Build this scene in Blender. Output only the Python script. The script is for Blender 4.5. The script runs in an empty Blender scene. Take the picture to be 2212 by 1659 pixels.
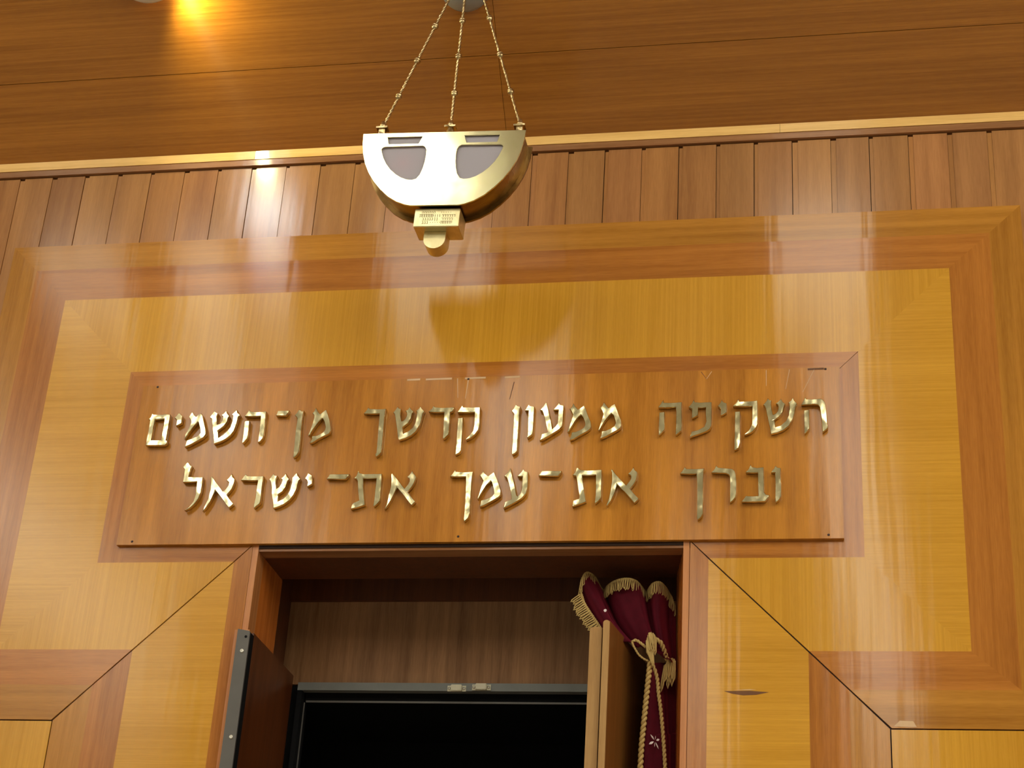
TROFFER = 9.5
TROFFER_B = 12.0
TCOL = (1, .97, .82, 1)
FLOOD = 60.0
SPOT = 16.0
LIGHTS = [(-.79,-2.42,.42,.5,0),(.86,-2.42,.38,.5,0),(-1.83,-2.42,.22,.5,0),(-2.31,-2.42,.10,.5,0),(-2.52,-2.42,.10,.5,0),
 (-2.35,-4.0,.42,.6,1),(-.65,-3.85,.45,.6,0),(.92,-4.1,.25,.6,0),(-2.33,-5.4,.30,.7,1),(-.95,-5.1,.2,.6,0),(1.0,-5.6,.25,.7,0),
 (-.05,-7.2,.35,.8,0),(1.12,-7.3,.3,.8,1),(-2.4,-7.2,.35,.8,0),(1.27,-8.8,.35,.9,1),(-.2,-9.0,.35,.9,0)]
for _y in (-2.5,-4.1,-5.6,-7.2):  # unseen side fittings, added clear of the wall reflections for more direct light
    for _x in (-4.1,2.75,4.3):
        LIGHTS.append((_x,_y,.6,1.2,1))
FX, FY, FR = -1.37, -1.80, .10
EXPO = 0.0
RIPPLE = .0003
PLASTER = (.42,.40,.35,1)
CEILW = (.6,.58,.52,1)
FLOORC = (.4,.36,.3,1)
PLATEWARP = (5.0, .0015)
LETWARP = (16.0, .003)
MUL = dict(brown=(1.48,1.62,1.05), tan=(1.2,1.36,1.05), yel=(1.06,1.10,.80), board=(1.25,1.32,.95), slat=(1.35,1.70,1.9), ceil=(1.26,1.34,.95), laminate=(.95,.92,.92), corn_l=(1.35,1.35,1.3), corn_d=(1.5,1.6,1.6), lip=(1.3,1.35,1.2), lip_x=(1.2,1.3,1.15), jamb=(1.9,1.8,1.3), door_face=(.95,1.1,1.4), door_edge=(1.0,1.05,1.1), dark_door=(.95,1.05,1.1))
CAM_ROT=[(0.9826809, 0.0255459, 0.1835363), (0.1752474, -0.4499942, -0.8756675), (0.0602205, 0.892666, -0.4466776)]
CAM_LOC=(0.9264, -4.0, 1.6)
LENS=61.9276
RODS=[((-0.204, -0.42, 4.1701), (-0.0647, -0.36, 4.6588), [(-0.1749, -0.4075, 4.2722), (-0.1399, -0.3924, 4.3951), (-0.1053, -0.3775, 4.5164)]), ((-0.0383, -0.375, 4.1953), (-0.0392, -0.345, 4.6689), [(-0.0385, -0.3683, 4.3015), (-0.0388, -0.3604, 4.426), (-0.039, -0.3526, 4.5491)]), ((0.1523, -0.42, 4.1546), (0.005, -0.36, 4.6529), [(0.1185, -0.4062, 4.269), (0.0798, -0.3905, 4.3997), (0.0401, -0.3743, 4.5342)])]
CUR_TOP=[(0.2778, 0.125, 3.0988), (0.2758, 0.11, 3.1129), (0.2787, 0.1, 3.1336), (0.2888, 0.105, 3.1551), (0.3052, 0.13, 3.1545), (0.3169, 0.17, 3.1397), (0.3252, 0.18, 3.1359), (0.3399, 0.14, 3.1334), (0.363, 0.105, 3.1326), (0.3902, 0.09, 3.1329), (0.4139, 0.105, 3.1323), (0.4275, 0.15, 3.1269), (0.4324, 0.17, 3.1244), (0.4426, 0.14, 3.1244), (0.4572, 0.11, 3.1279), (0.4733, 0.11, 3.1302), (0.4841, 0.14, 3.1279), (0.4911, 0.165, 3.1211), (0.4998, 0.15, 3.1022), (0.5062, 0.16, 3.0827)]
CUR_MID=[(0.3277, 0.115, 3.0178), (0.3305, 0.1, 3.0269), (0.3355, 0.085, 3.036), (0.3413, 0.09, 3.0498), (0.3477, 0.12, 3.0507), (0.3581, 0.15, 3.0431), (0.3668, 0.155, 3.0412), (0.3816, 0.12, 3.0387), (0.3993, 0.095, 3.0419), (0.4187, 0.085, 3.0443), (0.4353, 0.1, 3.0436), (0.4447, 0.14, 3.0396), (0.4506, 0.15, 3.037), (0.4608, 0.12, 3.0326), (0.4719, 0.1, 3.034), (0.4823, 0.11, 3.0351), (0.4895, 0.13, 3.0301), (0.4956, 0.15, 3.025), (0.5036, 0.14, 3.0156), (0.5097, 0.15, 3.0071)]
CUR_BOT=[(0.359, 0.11, 2.9638), (0.3691, 0.1, 2.9699), (0.3846, 0.085, 2.9697), (0.3981, 0.085, 2.972), (0.4077, 0.1, 2.9724), (0.4139, 0.125, 2.9736), (0.4202, 0.13, 2.9729), (0.4316, 0.11, 2.9687), (0.443, 0.09, 2.9644), (0.4554, 0.08, 2.9622), (0.4656, 0.09, 2.9621), (0.471, 0.115, 2.961), (0.4757, 0.125, 2.9573), (0.4835, 0.105, 2.9483), (0.492, 0.09, 2.9399), (0.4978, 0.1, 2.9374), (0.502, 0.115, 2.9353), (0.5056, 0.125, 2.9292), (0.5103, 0.125, 2.9199), (0.514, 0.135, 2.9114)]
BRAIDA=[(0.457, 0.075, 2.9198), (0.4566, 0.073, 2.8996), (0.4536, 0.07, 2.8584), (0.4503, 0.07, 2.8129), (0.4463, 0.07, 2.7566), (0.4431, 0.07, 2.7121), (0.4414, 0.07, 2.6581), (0.439, 0.07, 2.6242)]
BRAIDB=[(0.4593, 0.075, 2.9175), (0.4682, 0.08, 2.9007), (0.4749, 0.085, 2.877), (0.4796, 0.08, 2.8389), (0.4848, 0.08, 2.8049), (0.4902, 0.08, 2.7599), (0.4945, 0.08, 2.7154), (0.4989, 0.08, 2.6615), (0.5007, 0.08, 2.6277)]
BRAIDC=[(0.4119, 0.075, 2.9675), (0.4185, 0.07, 2.953), (0.428, 0.07, 2.9367), (0.4372, 0.07, 2.9274), (0.4461, 0.072, 2.9223), (0.4562, 0.073, 2.918)]
BRAIDD=[(0.4119, 0.075, 2.9675), (0.4219, 0.075, 2.9722), (0.4357, 0.075, 2.9629), (0.4472, 0.075, 2.9535)]
BRAIDE=[(0.472, 0.07, 2.9718), (0.4817, 0.075, 2.9664), (0.4888, 0.085, 2.9523), (0.4938, 0.095, 2.9381), (0.498, 0.1, 2.9281), (0.5037, 0.1, 2.9235)]
TAS1=[(0.4496, 0.07, 2.9682), (0.4552, 0.066, 2.9856), (0.4609, 0.065, 2.9876), (0.4698, 0.068, 2.9769)]
TAS2=[(0.4915, 0.1, 2.9164), (0.5013, 0.1, 2.9293), (0.509, 0.1, 2.9351), (0.5148, 0.1, 2.9258)]
DRAPE=[[(0.4532, 0.09, 2.92), (0.4588, 0.08, 2.9168), (0.4638, 0.085, 2.9185), (0.4723, 0.1, 2.9233), (0.4915, 0.13, 2.9331), (0.5098, 0.15, 2.9396)], [(0.4524, 0.085, 2.8402), (0.4591, 0.075, 2.8372), (0.4696, 0.08, 2.8388), (0.4791, 0.095, 2.8434), (0.492, 0.12, 2.8511), (0.5146, 0.14, 2.8574)], [(0.4471, 0.085, 2.7497), (0.457, 0.075, 2.747), (0.4742, 0.078, 2.748), (0.49, 0.095, 2.753), (0.4984, 0.12, 2.7602), (0.5196, 0.14, 2.766)], [(0.4428, 0.085, 2.662), (0.4549, 0.075, 2.6596), (0.4785, 0.078, 2.6607), (0.4963, 0.095, 2.6654), (0.5068, 0.12, 2.6721), (0.5245, 0.14, 2.6776)]]
FRINGE_SIDE=[(0.2793, 0.098, 3.0987), (0.2872, 0.098, 3.0768), (0.2996, 0.098, 3.0563), (0.3155, 0.098, 3.0334), (0.3299, 0.1, 3.0126), (0.3372, 0.1, 3.0007)]
FLOWER=(0.475, 0.066, 2.7213)
SEQUIN=(0.3426, 0.08, 3.0498)
CATCH=[(-0.074, 0.325, 2.9281), (-0.0087, 0.325, 2.9316)]
LETTERS=[
('he',0.8638,3.5258,[[(-353,239),(-258,428),(-223,380),(-95,371),(110,383),(171,352),(221,287),(244,183),(265,-47),(275,-328),(288,-339),(278,-430),(155,-535),(146,-456),(131,-159),(109,48),(91,152),(46,223),(-56,235),(-353,222)],[(-295,70),(-160,88),(-163,-426),(-282,-565),(-294,-377)]]),
('shin',0.7752,3.5327,[[(-407,176),(-329,285),(-288,365),(-252,312),(-193,296),(-214,194),(-191,32),(-161,-96),(-94,-63),(-48,5),(-31,109),(-46,190),(-93,203),(-10,282),(34,341),(73,257),(139,185),(113,140),(70,-44),(-33,-168),(-157,-246),(-131,-252),(-102,-436),(16,-399),(150,-276),(213,-140),(240,44),(242,171),(211,224),(284,286),(326,366),(361,272),(432,189),(400,132),(367,-63),(319,-234),(220,-415),(87,-526),(-57,-586),(-216,-622),(-240,-496),(-290,-220),(-341,70),(-371,158)]]),
('qof',0.6924,3.5132,[[(-327,351),(-245,459),(-196,557),(-162,480),(82,485),(253,498),(281,503),(284,329),(287,74),(286,-144),(247,-247),(165,-348),(82,-403),(-46,-446),(-41,-423),(62,-323),(113,-221),(144,-129),(147,124),(155,356),(-1,346),(-249,349)],[(-280,198),(-145,207),(-143,-649),(-184,-796),(-286,-860),(-283,-326)]]),
('yod',0.6324,3.5489,[[(-108,9),(-46,101),(0,193),(37,122),(121,79),(112,-171),(-28,-249),(-24,-63),(-66,-21)]]),
('pe',0.5762,3.5204,[[(-273,289),(-195,392),(-147,497),(-112,425),(25,410),(307,417),(310,76),(308,-236),(262,-339),(180,-394),(-16,-470),(-172,-524),(-228,-563),(-189,-397),(-18,-355),(127,-266),(172,-129),(154,80),(167,278),(-37,277),(-34,62),(-184,-22),(-183,228),(-225,265)]]),
('he',0.5027,3.5259,[[(-295,260),(-219,381),(-178,456),(-160,374),(35,365),(298,377),(291,157),(301,-76),(308,-308),(291,-412),(178,-525),(149,-518),(153,-305),(155,44),(148,245),(-78,237),(-295,240)],[(-273,101),(-137,115),(-128,-373),(-266,-538),(-277,-295)]]),
('mem',0.3476,3.5165,[[(-227,363),(-172,434),(-134,533),(-93,468),(-5,355),(53,411),(147,466),(200,336),(270,150),(323,-1),(337,-141),(318,-211),(237,-279),(96,-358),(-59,-446),(-177,-496),(-194,-491),(-165,-392),(-156,-296),(-65,-285),(76,-223),(153,-163),(186,-76),(172,-6),(127,144),(68,207),(15,138),(-53,43),(-121,-69),(-225,-277),(-248,-263),(-207,-102),(-166,55),(-137,186),(-174,284)]]),
('mem',0.2701,3.5161,[[(-226,353),(-176,414),(-140,515),(-97,438),(-15,334),(59,390),(137,450),(190,334),(262,137),(324,-5),(342,-146),(317,-215),(247,-275),(76,-376),(-95,-486),(-190,-511),(-159,-397),(-151,-305),(-56,-290),(70,-236),(147,-176),(184,-98),(172,-19),(118,123),(63,193),(6,126),(-70,13),(-144,-126),(-232,-290),(-261,-285),(-216,-115),(-168,60),(-138,191),(-178,281)]]),
('ayin',0.2017,3.5254,[[(-311,250),(-235,355),(-164,483),(-142,443),(-104,307),(-46,81),(-9,-54),(39,-289),(112,-224),(159,-147),(167,-14),(161,121),(170,249),(37,252),(113,357),(174,468),(204,394),(305,369),(297,139),(298,-128),(275,-239),(198,-326),(41,-433),(-156,-561),(-275,-614),(-243,-548),(-228,-438),(-79,-380),(-111,-252),(-175,-5),(-219,152),(-254,232)]]),
('vav',0.1449,3.53,[[(-128,213),(-77,308),(-35,380),(-6,328),(113,308),(111,112),(116,-112),(112,-413),(90,-479),(-32,-574),(-24,-443),(-38,-109),(-39,93),(-35,194),(-127,194)]]),
('nun_sofit',0.1096,3.5093,[[(-124,402),(-67,479),(-22,591),(27,539),(105,520),(86,419),(87,318),(85,-7),(86,-540),(87,-716),(45,-776),(-39,-818),(-54,-747),(-47,-449),(-52,-115),(-57,220),(-54,315),(-91,367)]]),
('qof',-0.0181,3.5093,[[(-263,412),(-198,518),(-152,608),(-116,541),(114,531),(327,536),(333,222),(344,65),(320,-114),(241,-235),(135,-333),(15,-388),(8,-364),(108,-243),(182,-133),(200,57),(191,395),(-85,396),(-262,397)],[(-239,236),(-105,247),(-97,8),(-90,-440),(-88,-673),(-124,-738),(-233,-803),(-231,-548),(-235,-157)]]),
('dalet',-0.0816,3.5333,[[(-393,197),(-307,297),(-271,376),(-236,327),(-34,301),(284,310),(236,187),(180,171),(188,-67),(189,-348),(182,-460),(87,-569),(41,-580),(41,-389),(24,-108),(23,175),(-234,179)]]),
('shin',-0.174,3.5349,[[(-415,176),(-355,266),(-305,356),(-269,304),(-203,277),(-216,165),(-197,40),(-160,-75),(-110,-53),(-63,14),(-39,104),(-52,184),(-90,217),(-22,263),(19,336),(62,267),(131,202),(94,141),(79,10),(13,-124),(-120,-234),(-122,-262),(-86,-432),(44,-362),(151,-263),(202,-128),(219,41),(227,189),(194,206),(266,284),(302,352),(346,277),(424,201),(384,133),(362,-42),(333,-188),(234,-377),(118,-487),(-22,-563),(-185,-613),(-215,-570),(-264,-321),(-326,-48),(-369,135)]]),
('kaf_sofit',-0.2542,3.5093,[[(-398,423),(-338,513),(-288,602),(-236,562),(-6,545),(195,555),(173,478),(173,284),(180,-169),(183,-585),(178,-697),(102,-784),(53,-811),(25,-744),(47,-705),(49,-504),(37,-110),(28,310),(27,422),(-184,416)]]),
('mem',-0.4118,3.5207,[[(-215,354),(-172,417),(-129,523),(-73,420),(3,327),(71,390),(153,457),(206,338),(289,134),(337,-79),(341,-164),(310,-237),(179,-308),(11,-399),(-118,-491),(-191,-500),(-140,-385),(-149,-306),(-2,-288),(119,-217),(176,-150),(190,-55),(144,95),(93,192),(56,209),(-16,99),(-100,-38),(-174,-174),(-230,-289),(-256,-283),(-225,-162),(-179,39),(-151,230),(-159,305)]]),
('nun_sofit',-0.4662,3.5135,[[(-148,390),(-104,443),(-56,543),(-5,536),(51,492),(93,518),(75,417),(77,224),(87,-31),(100,-307),(100,-559),(95,-685),(52,-778),(-29,-850),(-44,-682),(-52,-409),(-68,-70),(-61,164),(-61,292),(-103,351)]]),
('maqaf',-0.5151,3.5589,[[(-167,-68),(-128,71),(189,71),(106,-75)]]),
('he',-0.5904,3.522,[[(-274,297),(-206,408),(-170,491),(-126,436),(24,417),(307,434),(310,268),(322,-4),(321,-246),(306,-342),(245,-437),(184,-460),(184,-388),(180,-146),(176,96),(168,296),(-61,292)],[(-257,136),(-224,169),(-118,167),(-113,-14),(-105,-246),(-115,-343),(-216,-476),(-245,-465),(-245,-292),(-250,-49)]]),
('shin',-0.673,3.5354,[[(-416,163),(-363,250),(-310,352),(-265,311),(-199,275),(-224,188),(-197,60),(-176,-53),(-105,-31),(-56,46),(-41,173),(-98,214),(-27,271),(26,353),(57,269),(128,189),(99,131),(91,23),(16,-102),(-141,-234),(-117,-274),(-84,-440),(17,-374),(130,-260),(199,-155),(231,10),(235,186),(188,226),(257,298),(317,361),(348,272),(431,206),(383,153),(366,-32),(314,-255),(239,-379),(107,-492),(-30,-562),(-188,-616),(-210,-495),(-257,-300),(-315,-55),(-359,127)]]),
('mem',-0.7519,3.5214,[[(-203,327),(-173,405),(-137,473),(-81,413),(-3,327),(53,394),(127,427),(181,347),(230,199),(323,-58),(343,-194),(291,-281),(113,-393),(-93,-505),(-192,-551),(-174,-455),(-157,-358),(-12,-303),(127,-238),(189,-152),(162,-34),(87,163),(57,173),(-27,48),(-133,-116),(-232,-323),(-233,-191),(-155,32),(-119,168),(-160,257)]]),
('yod',-0.8015,3.549,[[(-111,27),(-57,99),(-17,177),(28,156),(110,80),(107,-23),(109,-131),(-33,-211),(-27,-157),(-37,-29),(-71,11)]]),
('mem_sofit',-0.8545,3.5219,[[(-316,281),(-256,349),(-232,462),(-183,421),(64,410),(155,428),(285,410),(289,198),(293,-97),(287,-355),(330,-361),(320,-448),(271,-496),(-74,-493),(-261,-492),(-264,-299),(-254,-75),(-257,122),(-265,260)],[(-128,281),(140,285),(148,112),(143,-152),(149,-342),(-126,-341),(-130,-146),(-128,80)]]),
('vav',0.7679,3.3426,[[(-146,238),(-83,340),(-39,418),(8,370),(90,350),(83,131),(96,-28),(104,-258),(88,-414),(36,-497),(-41,-556),(-54,-392),(-47,-78),(-55,133),(-40,244)]]),
('bet',0.7155,3.3351,[[(-242,324),(-170,415),(-122,534),(-78,466),(37,440),(201,456),(204,160),(208,-208),(255,-272),(336,-292),(236,-449),(-60,-455),(-337,-451),(-270,-347),(-237,-295),(-60,-309),(64,-300),(60,-48),(61,315),(-88,315)]]),
('resh',0.647,3.3494,[[(-393,188),(-321,282),(-278,378),(-219,318),(-54,304),(110,287),(178,231),(207,114),(218,-98),(219,-340),(200,-466),(143,-549),(66,-608),(61,-443),(64,-127),(58,53),(34,127),(-34,169),(-257,180)]]),
('kaf_sofit',0.5692,3.3322,[[(-384,353),(-317,447),(-265,534),(-230,480),(-15,469),(218,478),(195,396),(193,109),(194,-313),(194,-721),(156,-804),(66,-886),(46,-813),(45,-416),(40,5),(25,343),(-160,338)]]),
('alef',0.3933,3.3395,[[(-349,400),(-315,433),(-212,282),(-83,135),(50,-11),(114,74),(165,160),(162,237),(135,266),(85,286),(158,372),(217,477),(250,399),(323,330),(313,224),(298,129),(248,15),(151,-108),(256,-243),(374,-378),(315,-453),(263,-490),(181,-394),(16,-192),(-185,31),(-199,-103),(-238,-245),(-320,-434),(-404,-557),(-426,-537),(-375,-377),(-339,-148),(-312,91),(-320,332)]]),
('tav',0.2967,3.3348,[[(-339,328),(-275,405),(-241,530),(-200,525),(-144,470),(45,447),(398,460),(401,267),(402,-2),(407,-251),(388,-327),(260,-449),(248,-382),(263,-191),(260,0),(252,318),(-92,319),(-68,159),(-27,-72),(15,-312),(31,-388),(-139,-453),(-310,-517),(-304,-441),(-291,-350),(-146,-300),(-140,-243),(-184,-41),(-221,181),(-249,307)]]),
('maqaf',0.2057,3.3737,[[(-290,-65),(-211,74),(294,65),(207,-74)]]),
('ayin',0.1197,3.3417,[[(-310,266),(-216,367),(-163,468),(-140,463),(-120,355),(-58,159),(3,-94),(40,-258),(68,-283),(136,-212),(164,-77),(163,97),(168,248),(32,255),(121,361),(174,459),(214,393),(301,369),(309,153),(309,-79),(281,-214),(189,-338),(33,-441),(-159,-553),(-272,-605),(-255,-523),(-246,-447),(-80,-363),(-91,-266),(-144,-53),(-212,162),(-239,230)]]),
('mem',0.0491,3.3368,[[(-230,343),(-177,410),(-147,478),(-103,398),(-10,319),(55,375),(129,436),(162,373),(230,226),(300,49),(343,-97),(336,-210),(263,-281),(87,-391),(-53,-471),(-165,-521),(-156,-439),(-148,-347),(-16,-308),(125,-238),(168,-156),(150,-32),(89,156),(62,192),(-32,75),(-127,-100),(-215,-294),(-243,-304),(-211,-150),(-167,56),(-127,190),(-171,264)]]),
('kaf_sofit',-0.0109,3.3316,[[(-392,372),(-325,465),(-279,559),(-240,508),(-53,492),(196,506),(180,394),(177,154),(180,-157),(182,-455),(194,-619),(156,-762),(62,-857),(41,-771),(47,-587),(42,-196),(26,219),(15,370),(-210,364)]]),
('alef',-0.1708,3.341,[[(-340,358),(-308,409),(-161,247),(-51,105),(56,-24),(131,76),(165,165),(159,241),(94,287),(165,369),(214,470),(261,380),(324,315),(327,238),(285,99),(223,-14),(136,-114),(243,-242),(363,-388),(277,-491),(185,-392),(10,-175),(-159,30),(-188,-109),(-264,-322),(-355,-497),(-425,-584),(-383,-459),(-356,-233),(-314,20),(-316,237)]]),
('tav',-0.2676,3.3349,[[(-331,327),(-274,416),(-244,544),(-189,479),(-89,451),(390,456),(398,238),(404,-67),(401,-282),(354,-357),(261,-450),(242,-381),(253,-191),(251,139),(257,330),(-95,336),(-67,118),(-10,-213),(21,-396),(-153,-463),(-329,-511),(-326,-423),(-297,-354),(-142,-274),(-191,-32),(-232,249),(-263,313)]]),
('maqaf',-0.3441,3.3743,[[(-292,-61),(-222,73),(304,64),(210,-76)]]),
('yod',-0.422,3.3697,[[(-95,5),(-52,94),(-24,171),(23,131),(92,91),(116,-143),(-10,-224),(-9,-96),(-43,-29)]]),
('shin',-0.4873,3.3511,[[(-400,186),(-351,263),(-302,346),(-258,295),(-187,283),(-219,194),(-202,60),(-169,-80),(-100,-31),(-58,58),(-40,169),(-87,203),(-19,263),(34,352),(72,262),(139,188),(99,122),(80,-23),(0,-154),(-112,-236),(-88,-429),(37,-365),(140,-256),(198,-124),(225,97),(215,220),(266,286),(331,363),(363,273),(443,183),(397,122),(374,-83),(310,-259),(221,-401),(66,-519),(-74,-583),(-192,-615),(-215,-471),(-291,-205),(-298,-72),(-348,118)]]),
('resh',-0.5637,3.3458,[[(-396,229),(-331,340),(-284,395),(-229,344),(-61,333),(213,330),(204,196),(205,-60),(212,-282),(199,-425),(142,-480),(57,-561),(41,-478),(63,-280),(61,-24),(68,210),(-163,214)]]),
('alef',-0.652,3.3411,[[(-346,356),(-308,396),(-210,266),(-92,131),(38,-29),(116,46),(163,138),(166,219),(137,250),(89,277),(156,363),(216,464),(248,371),(315,314),(312,196),(277,54),(226,-37),(155,-127),(256,-250),(372,-383),(265,-493),(191,-421),(26,-216),(-179,16),(-197,-101),(-257,-303),(-340,-474),(-426,-589),(-407,-483),(-334,-241),(-303,23),(-324,268)]]),
('lamed',-0.7372,3.3608,[[(-307,478),(-246,570),(-193,621),(-149,589),(-110,531),(-51,504),(-84,422),(-100,200),(100,186),(294,186),(307,-7),(303,-252),(260,-424),(165,-585),(54,-695),(-71,-754),(-64,-734),(46,-645),(133,-504),(164,-342),(158,-138),(149,57),(-37,45),(-237,48),(-239,228),(-247,414)]])]
import bpy, bmesh, math, random
from mathutils import Vector, Matrix
rnd = random.Random(7)
C = bpy.context.scene.collection
ROOM_H = 5.5
HALF = 5.2
# ------------------------------------------------------------------ helpers
def obj(name, bm, mat, parent=None, label=None, smooth=False):
    me = bpy.data.meshes.new(name)
    bmesh.ops.recalc_face_normals(bm, faces=bm.faces[:])
    bm.to_mesh(me); bm.free()
    return obj_me(name, me, mat, parent, label, smooth)
def obj_me(name, me, mat, parent=None, label=None, smooth=False):
    for m in (mat if isinstance(mat, (list, tuple)) else [mat]):
        me.materials.append(m)
    if smooth:
        me.polygons.foreach_set('use_smooth', [True] * len(me.polygons))
    o = bpy.data.objects.new(name, me); C.objects.link(o)
    if parent: o.parent = parent
    if label: o['label'] = label
    return o
def autosmooth(o, ang=35):
    me = o.data
    me.polygons.foreach_set('use_smooth', [True] * len(me.polygons))
    bm = bmesh.new(); bm.from_mesh(me)
    for e in bm.edges:
        if len(e.link_faces) == 2 and e.calc_face_angle(0) > math.radians(ang): e.smooth = False
    bm.to_mesh(me); bm.free()
    return o
def thing(name, label, cat, loc=(0, 0, 0), group=None):
    o = bpy.data.objects.new(name, None); C.objects.link(o)
    o.empty_display_size = .1
    o.location = loc
    o['label'] = label; o['category'] = cat
    if group: o['group'] = group
    return o
def tag(o, label, cat, group=None, kind=None):
    if label: o['label'] = label
    if cat: o['category'] = cat
    if group: o['group'] = group
    if kind: o['kind'] = kind
    return o
def box(bm, x0, x1, y0, y1, z0, z1, mi=0):
    v = [bm.verts.new((x, y, z)) for x in (x0, x1) for y in (y0, y1) for z in (z0, z1)]
    fs = []
    for i in ((0,1,3,2),(4,6,7,5),(0,4,5,1),(2,3,7,6),(0,2,6,4),(1,5,7,3)):
        f = bm.faces.new([v[k] for k in i]); f.material_index = mi; fs.append(f)
    return fs
def prism(bm, poly, y0, y1, mi=0):
    a = [bm.verts.new((x, y0, z)) for x, z in poly]
    b = [bm.verts.new((x, y1, z)) for x, z in poly]
    n = len(poly)
    fs = [bm.faces.new(a), bm.faces.new(b[::-1])]
    for i in range(n):
        fs.append(bm.faces.new((a[i], b[i], b[(i+1) % n], a[(i+1) % n])))
    for f in fs: f.material_index = mi
    return fs
def flat(bm, poly, y, mi):
    f = bm.faces.new([bm.verts.new((x, y, z)) for x, z in poly]); f.material_index = mi
def frame_at(t, ref=Vector((0.3, -1, 0.2))):
    t = t.normalized()
    a = t.cross(ref)
    if a.length < 1e-4: a = t.cross(Vector((1, 0, 0)))
    a.normalize()
    return a, t.cross(a).normalized()
def tube(bm, pts, r, seg=8, cap=True, taper=None):
    pts = [Vector(p) for p in pts]; rings = []
    for i, p in enumerate(pts):
        t = pts[min(i+1, len(pts)-1)] - pts[max(i-1, 0)]
        a, b = frame_at(t)
        rr = r if taper is None else r * taper[i]
        rings.append([bm.verts.new(p + a*rr*math.cos(2*math.pi*k/seg) + b*rr*math.sin(2*math.pi*k/seg)) for k in range(seg)])
    for i in range(len(rings)-1):
        for k in range(seg):
            bm.faces.new((rings[i][k], rings[i][(k+1) % seg], rings[i+1][(k+1) % seg], rings[i+1][k]))
    if cap:
        bm.faces.new(rings[0][::-1]); bm.faces.new(rings[-1])
def lathe(bm, prof, origin=(0,0,0), axis=(0,0,1), seg=24):
    """prof: (radius, height) along axis"""
    o = Vector(origin); ax = Vector(axis).normalized(); a, b = frame_at(ax)
    rings = []
    for r, h in prof:
        if r < 1e-6: rings.append([bm.verts.new(o + ax*h)])
        else: rings.append([bm.verts.new(o + ax*h + a*r*math.cos(2*math.pi*k/seg) + b*r*math.sin(2*math.pi*k/seg)) for k in range(seg)])
    for i in range(len(rings)-1):
        A, B = rings[i], rings[i+1]
        for k in range(seg):
            k2 = (k+1) % seg
            if len(A) == 1 and len(B) > 1: bm.faces.new((A[0], B[k], B[k2]))
            elif len(B) == 1 and len(A) > 1: bm.faces.new((A[k], A[k2], B[0]))
            elif len(A) > 1: bm.faces.new((A[k], A[k2], B[k2], B[k]))
def resample(pts, step):
    pts = [Vector(p) for p in pts]; out = [pts[0]]
    # catmull-rom dense, then even steps
    dense = []
    for i in range(len(pts)-1):
        p0, p1, p2, p3 = pts[max(i-1,0)], pts[i], pts[i+1], pts[min(i+2, len(pts)-1)]
        for k in range(24):
            t = k/24
            dense.append(0.5*((2*p1)+(p2-p0)*t+(2*p0-5*p1+4*p2-p3)*t*t+(3*p1-p0-3*p2+p3)*t**3))
    dense.append(pts[-1])
    acc = 0
    for a, b in zip(dense, dense[1:]):
        d = (b-a).length
        while acc + d >= step and d > 1e-9:
            f = (step-acc)/d; a = a.lerp(b, f); out.append(a.copy()); d = (b-a).length; acc = 0
        acc += d
    return out
def rope(bm, path, R=.0034, r=.0036, pitch=.026, strands=2):
    pts = resample(path, .0022)
    for s in range(strands):
        ring = []
        for i, p in enumerate(pts):
            t = pts[min(i+1, len(pts)-1)] - pts[max(i-1, 0)]
            a, b = frame_at(t, Vector((0, -1, 0.15)))
            ph = 2*math.pi*(i*.0022/pitch + s/strands)
            ring.append(p + a*R*math.cos(ph) + b*R*math.sin(ph))
        tube(bm, ring, r, 6)
def loop(bm, p, d, w, r, seg=5):
    """one bullion fringe loop: starts at p, hangs along d, width vector w"""
    p, d, w = Vector(p), Vector(d), Vector(w)
    pts = [p - w*.35, p + d*.45 - w*.5, p + d*.85 - w*.45, p + d*1.0, p + d*.85 + w*.45, p + d*.45 + w*.5, p + w*.35]
    tube(bm, pts, r, seg)
def from_curve(polys, extrude, bevel, name='c'):
    cu = bpy.data.curves.new(name, 'CURVE'); cu.dimensions = '2D'; cu.fill_mode = 'BOTH'
    cu.extrude = extrude - bevel; cu.bevel_depth = bevel; cu.offset = -bevel; cu.bevel_resolution = 0
    for q in polys:
        s = cu.splines.new('POLY'); s.points.add(len(q)-1)
        for i, (x, y) in enumerate(q): s.points[i].co = (x, y, 0, 1)
        s.use_cyclic_u = True
    o = bpy.data.objects.new(name, cu); C.objects.link(o)
    dg = bpy.context.evaluated_depsgraph_get(); dg.update()
    me = bpy.data.meshes.new_from_object(o.evaluated_get(dg))
    bpy.data.objects.remove(o); bpy.data.curves.remove(cu)
    me.materials.clear()
    me.transform(Matrix(((1,0,0,0),(0,0,-1,0),(0,1,0,0),(0,0,0,1))))   # (x,y,z)->(x,-z,y)
    return me
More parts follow.
